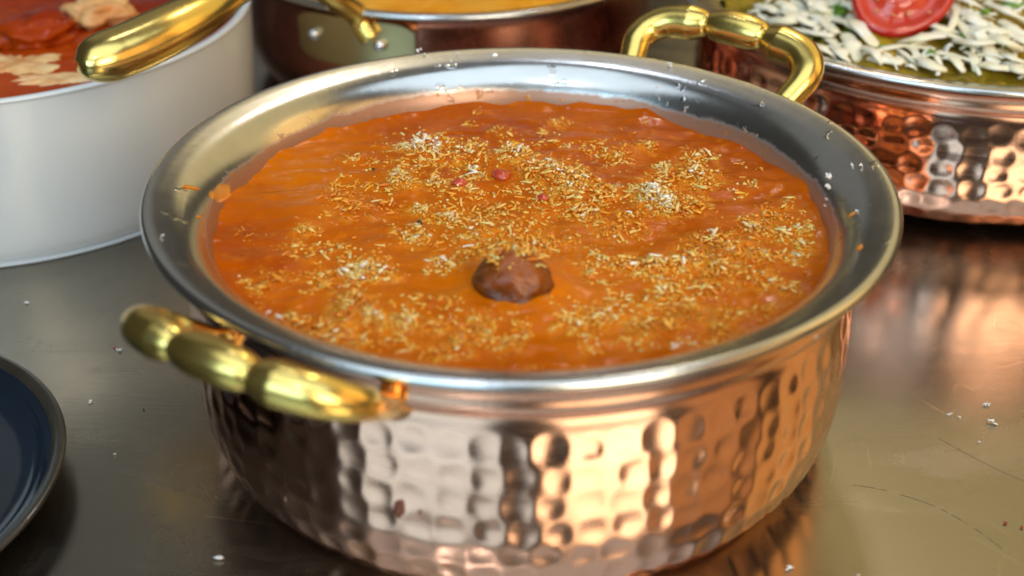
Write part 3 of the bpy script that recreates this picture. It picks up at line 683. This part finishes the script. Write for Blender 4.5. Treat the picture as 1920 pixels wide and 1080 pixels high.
place = ['leftmost white strip, just right of the rear brass handle', 'long slanting white strip near the left of the olive curry', 'white strip lying flat above the rear handle bend', 'short white strip between the handle bend and the green leaves',
 'white strip left of the bright green leaf', 'thick white strip dropping toward the silver rim under the green leaf', 'flat white strip under the pointed bottom of the tomato', 'long white strip right of the tomato, slanting down',
 'white chunk just above the silver rim right of centre', 'small upright white chunk below the tomato tip', 'upright white strip on the far right of the tomato, middle height', 'slanting white strip high on the right of the tomato',
 'white strip near the top right corner', 'short white strip at the right picture edge, low', 'small white strip at the top edge left of the green sprig', 'white strip just over the rim, under the long slanting one',
 'upright white strip touching the right flank of the tomato', 'level white strip across the middle right', 'white strip at the right edge above the rim', 'low white strip lying along the rim at right',
 'white strip running toward the green sprig', 'short upright strip near the rim left of the leaves', 'flat white strip near the rim below the dark leaf', 'short strip between the two lower leaves',
 'white strip near the rim left of the white chunk', 'slanting strip at the right edge, upper half', 'short level strip crossing the long slanting strip', 'white strip at the top edge behind the rear handle',
 'white strip at the top edge near the right corner', 'lowest white strip in the right corner by the rim', 'short strip at the top edge touching the green sprig', 'small white strip farthest left, at the back',
 'white strip crossing the flat one near the handle', 'steep white strip hugging the left flank of the tomato', 'level strip under the tomato tip, over the olive curry', 'strip beside the lower right flank of the tomato',
 'steep strip right of the tomato crossing others', 'stubby upright strip on the rim side, right of centre', 'arched strip at the right edge, middle', 'small strip behind the handle bend near the rim', 'strip at the top edge right of the tomato', 'small upright strip at the top edge, left part']
for i, st in enumerate(strips):
    pts = []
    a0_, b0_ = st[0]; a1_, b1_ = st[-1]; mx_, my_ = (a0_+a1_)/2, (b0_+b1_)/2
    for j, (a, b) in enumerate(st):
        a = mx_+(a-mx_)*1.22; b = my_+(b-my_)*1.15
        q = un(a, b, -.10); zz = gz(min(.8, q.x-cx2), q.y-cy2)+.012+(.016 if j == 1 else 0)+sr.uniform(0, .016)
        q = un(a, b, zz)
        pts.append(Vector((q.x-cx2, q.y-cy2, zz)))
    wd = sr.uniform(.015, .031); ph = sr.uniform(0, 6); fl = sr.uniform(.22, .5)
    def rr_(t, wd=wd, ph=ph, fl=fl):
        e = min(1, math.sqrt(max(.10, min(t, 1-t)/.05))); w_ = wd*e*(1+.12*math.sin(t*7+ph)+.08*math.sin(t*19+ph))
        return w_, w_*fl
    o = sweep('cheese_strip', pts, rr_, M_onion, None, 12, (cx2, cy2, 0), sub=7)
    tag(o, place[i], 'cheese strip', 'white strips on the olive curry')
# finer shreds lying between the thick strips, too many to count
V = []; F = []; fr = random.Random(9)
for k in range(230):
    px, py = fr.uniform(1425, 1950), fr.uniform(-30, 134)
    if 1585 < px < 1785 and py < 84: continue
    if py > 96+(px-1425)*.12: continue
    q = un(px, py, -.1); zz = gz(min(.8, q.x-cx2), q.y-cy2)+fr.uniform(.004, .022); q = un(px, py, zz)
    if math.hypot(q.x-cx2, q.y-cy2) > .97: continue
    a = fr.uniform(0, PI); L = fr.uniform(.03, .13); wv_ = fr.uniform(.005, .012); d = Vector((math.cos(a), math.sin(a), fr.uniform(-.15, .25))); sd_ = Vector((-d.y, d.x, 0)); bd = fr.uniform(-.3, .3)*L
    b = len(V)
    for i in range(5):
        u = i/4-.5; c = q+d*(u*L)+sd_*(bd*(1-4*u*u))+Vector((0, 0, .012*(1-4*u*u))); ww = wv_*(.7 if i in (0, 4) else 1)*fr.uniform(.8, 1.2)
        for j in range(6): V.append(c+sd_*ww*math.cos(j*PI/3)+Vector((0, 0, ww*.6*math.sin(j*PI/3))))
    for i in range(4):
        for j in range(6): F.append((b+i*6+j, b+i*6+(j+1) % 6, b+(i+1)*6+(j+1) % 6, b+(i+1)*6+j))
    F.append([b+j for j in range(6)]); F.append([b+24+j for j in range(6)])
tag(recalc(mesh('fine_cheese_shreds', V, F, M_onion)), 'fine white shreds scattered between the thick strips on the olive curry', 'shreds', kind='stuff')
# tomato half
q = un(1688, -18, .02)
tom = empty('tomato_slice', (q.x, q.y, .02)); tag(tom, 'halved red tomato lying among the white strips in the right-hand pot', 'tomato')
nrm = Vector((-.1, -.66, .75)).normalized(); Rm = nrm.to_track_quat('Z', 'Y').to_matrix() @ Matrix.Rotation(.6, 3, 'Z')
TPH = -.55
def disc(name, R, prof, mat, parent, n=48, wobble=.055):
    V = []; F = []
    for (r, z) in prof:
        for k in range(n):
            t = 2*PI*k/n; rr = r*R*(1+wobble*math.cos(3*(t-TPH))); V.append(Rm @ Vector((rr*math.cos(t), rr*math.sin(t), z)))
    for i in range(len(prof)-1):
        for k in range(n): F.append((i*n+k, i*n+(k+1) % n, (i+1)*n+(k+1) % n, (i+1)*n+k))
    return recalc(mesh(name, V, F, mat, parent))
disc('skin', .185, [(.955, .0065), (.985, .003), (1, -.008), (.97, -.05), (.85, -.09), (.6, -.12), (.3, -.135), (.001, -.14)], M_tomskin, tom)
disc('flesh', .185, [(.955, .0068), (.92, .012), (.86, .009), (.80, -.003), (.74, -.016), (.62, -.020), (.50, -.014), (.42, .002), (.32, .012), (.2, .014), (.001, .014)], M_tomflesh, tom)
for k in range(16):
    t = k*2*PI/16+sr.uniform(-.2, .2); rr = .185*sr.uniform(.5, .74)
    if math.cos(5*t) < -.4: rr *= .8
    lump('seed', Rm @ Vector((rr*math.cos(t), rr*math.sin(t), .002)), (.012, .007, .005), M_seed, tom, k, 1, .2)
# herb leaves
def herb(px, py, sz, seed, lab):
    q = un(px, py, -.05); r = random.Random(seed); zc = gz(min(.8, q.x-cx2), q.y-cy2)+.03; q = un(px, py, zc)
    o = empty('herb_leaf', (q.x, q.y, zc)); tag(o, lab, 'herb', 'green herb leaves on the olive curry')
    for k in range(5):
        a = r.uniform(0, 2*PI); base = Vector((r.uniform(-.3, .3), r.uniform(-.3, .3), 0))*sz
        V = []; F = []; nn = 18; tilt = Matrix.Rotation(r.uniform(-.9, .9), 3, 'X') @ Matrix.Rotation(a, 3, 'Z')
        V.append(tilt @ Vector((0, 0, 0))+base)
        for j in range(nn):
            t = 2*PI*j/nn; rr = sz*.62*(.72+.28*math.cos(5*t))*r.uniform(.85, 1.1)
            V.append(tilt @ Vector((rr*math.cos(t), rr*math.sin(t)*.8, sz*.2*math.sin(3*t+k)))+base)
        for j in range(nn): F.append((0, 1+j, 1+(j+1) % nn))
        lf = mesh('leaflet', V, F, M_leaf, o, True); md = lf.modifiers.new('thick', 'SOLIDIFY'); md.thickness = .0003
herb(1566, 22, .080, 1, 'green herb sprig left of the tomato near the top edge')
herb(1612, 62, .080, 2, 'bright green herb leaf just below the left of the tomato')
herb(1636, 90, .074, 3, 'darker green herb leaf lowest, close to the silver rim')
herb(1850, 22, .030, 4, 'narrow green herb bit right of the tomato')
herb(1905, 8, .07, 5, 'green herb leaf in the top right corner')
herb(1745, 100, .034, 7, 'green herb bit under the right side of the tomato')
herb(1510, 70, .032, 8, 'green herb bit near the rear handle bend')
herb(1815, 66, .036, 9, 'green herb bit between strips right of the tomato')
herb(1880, 84, .028, 6, 'small green herb bit at the right picture edge')
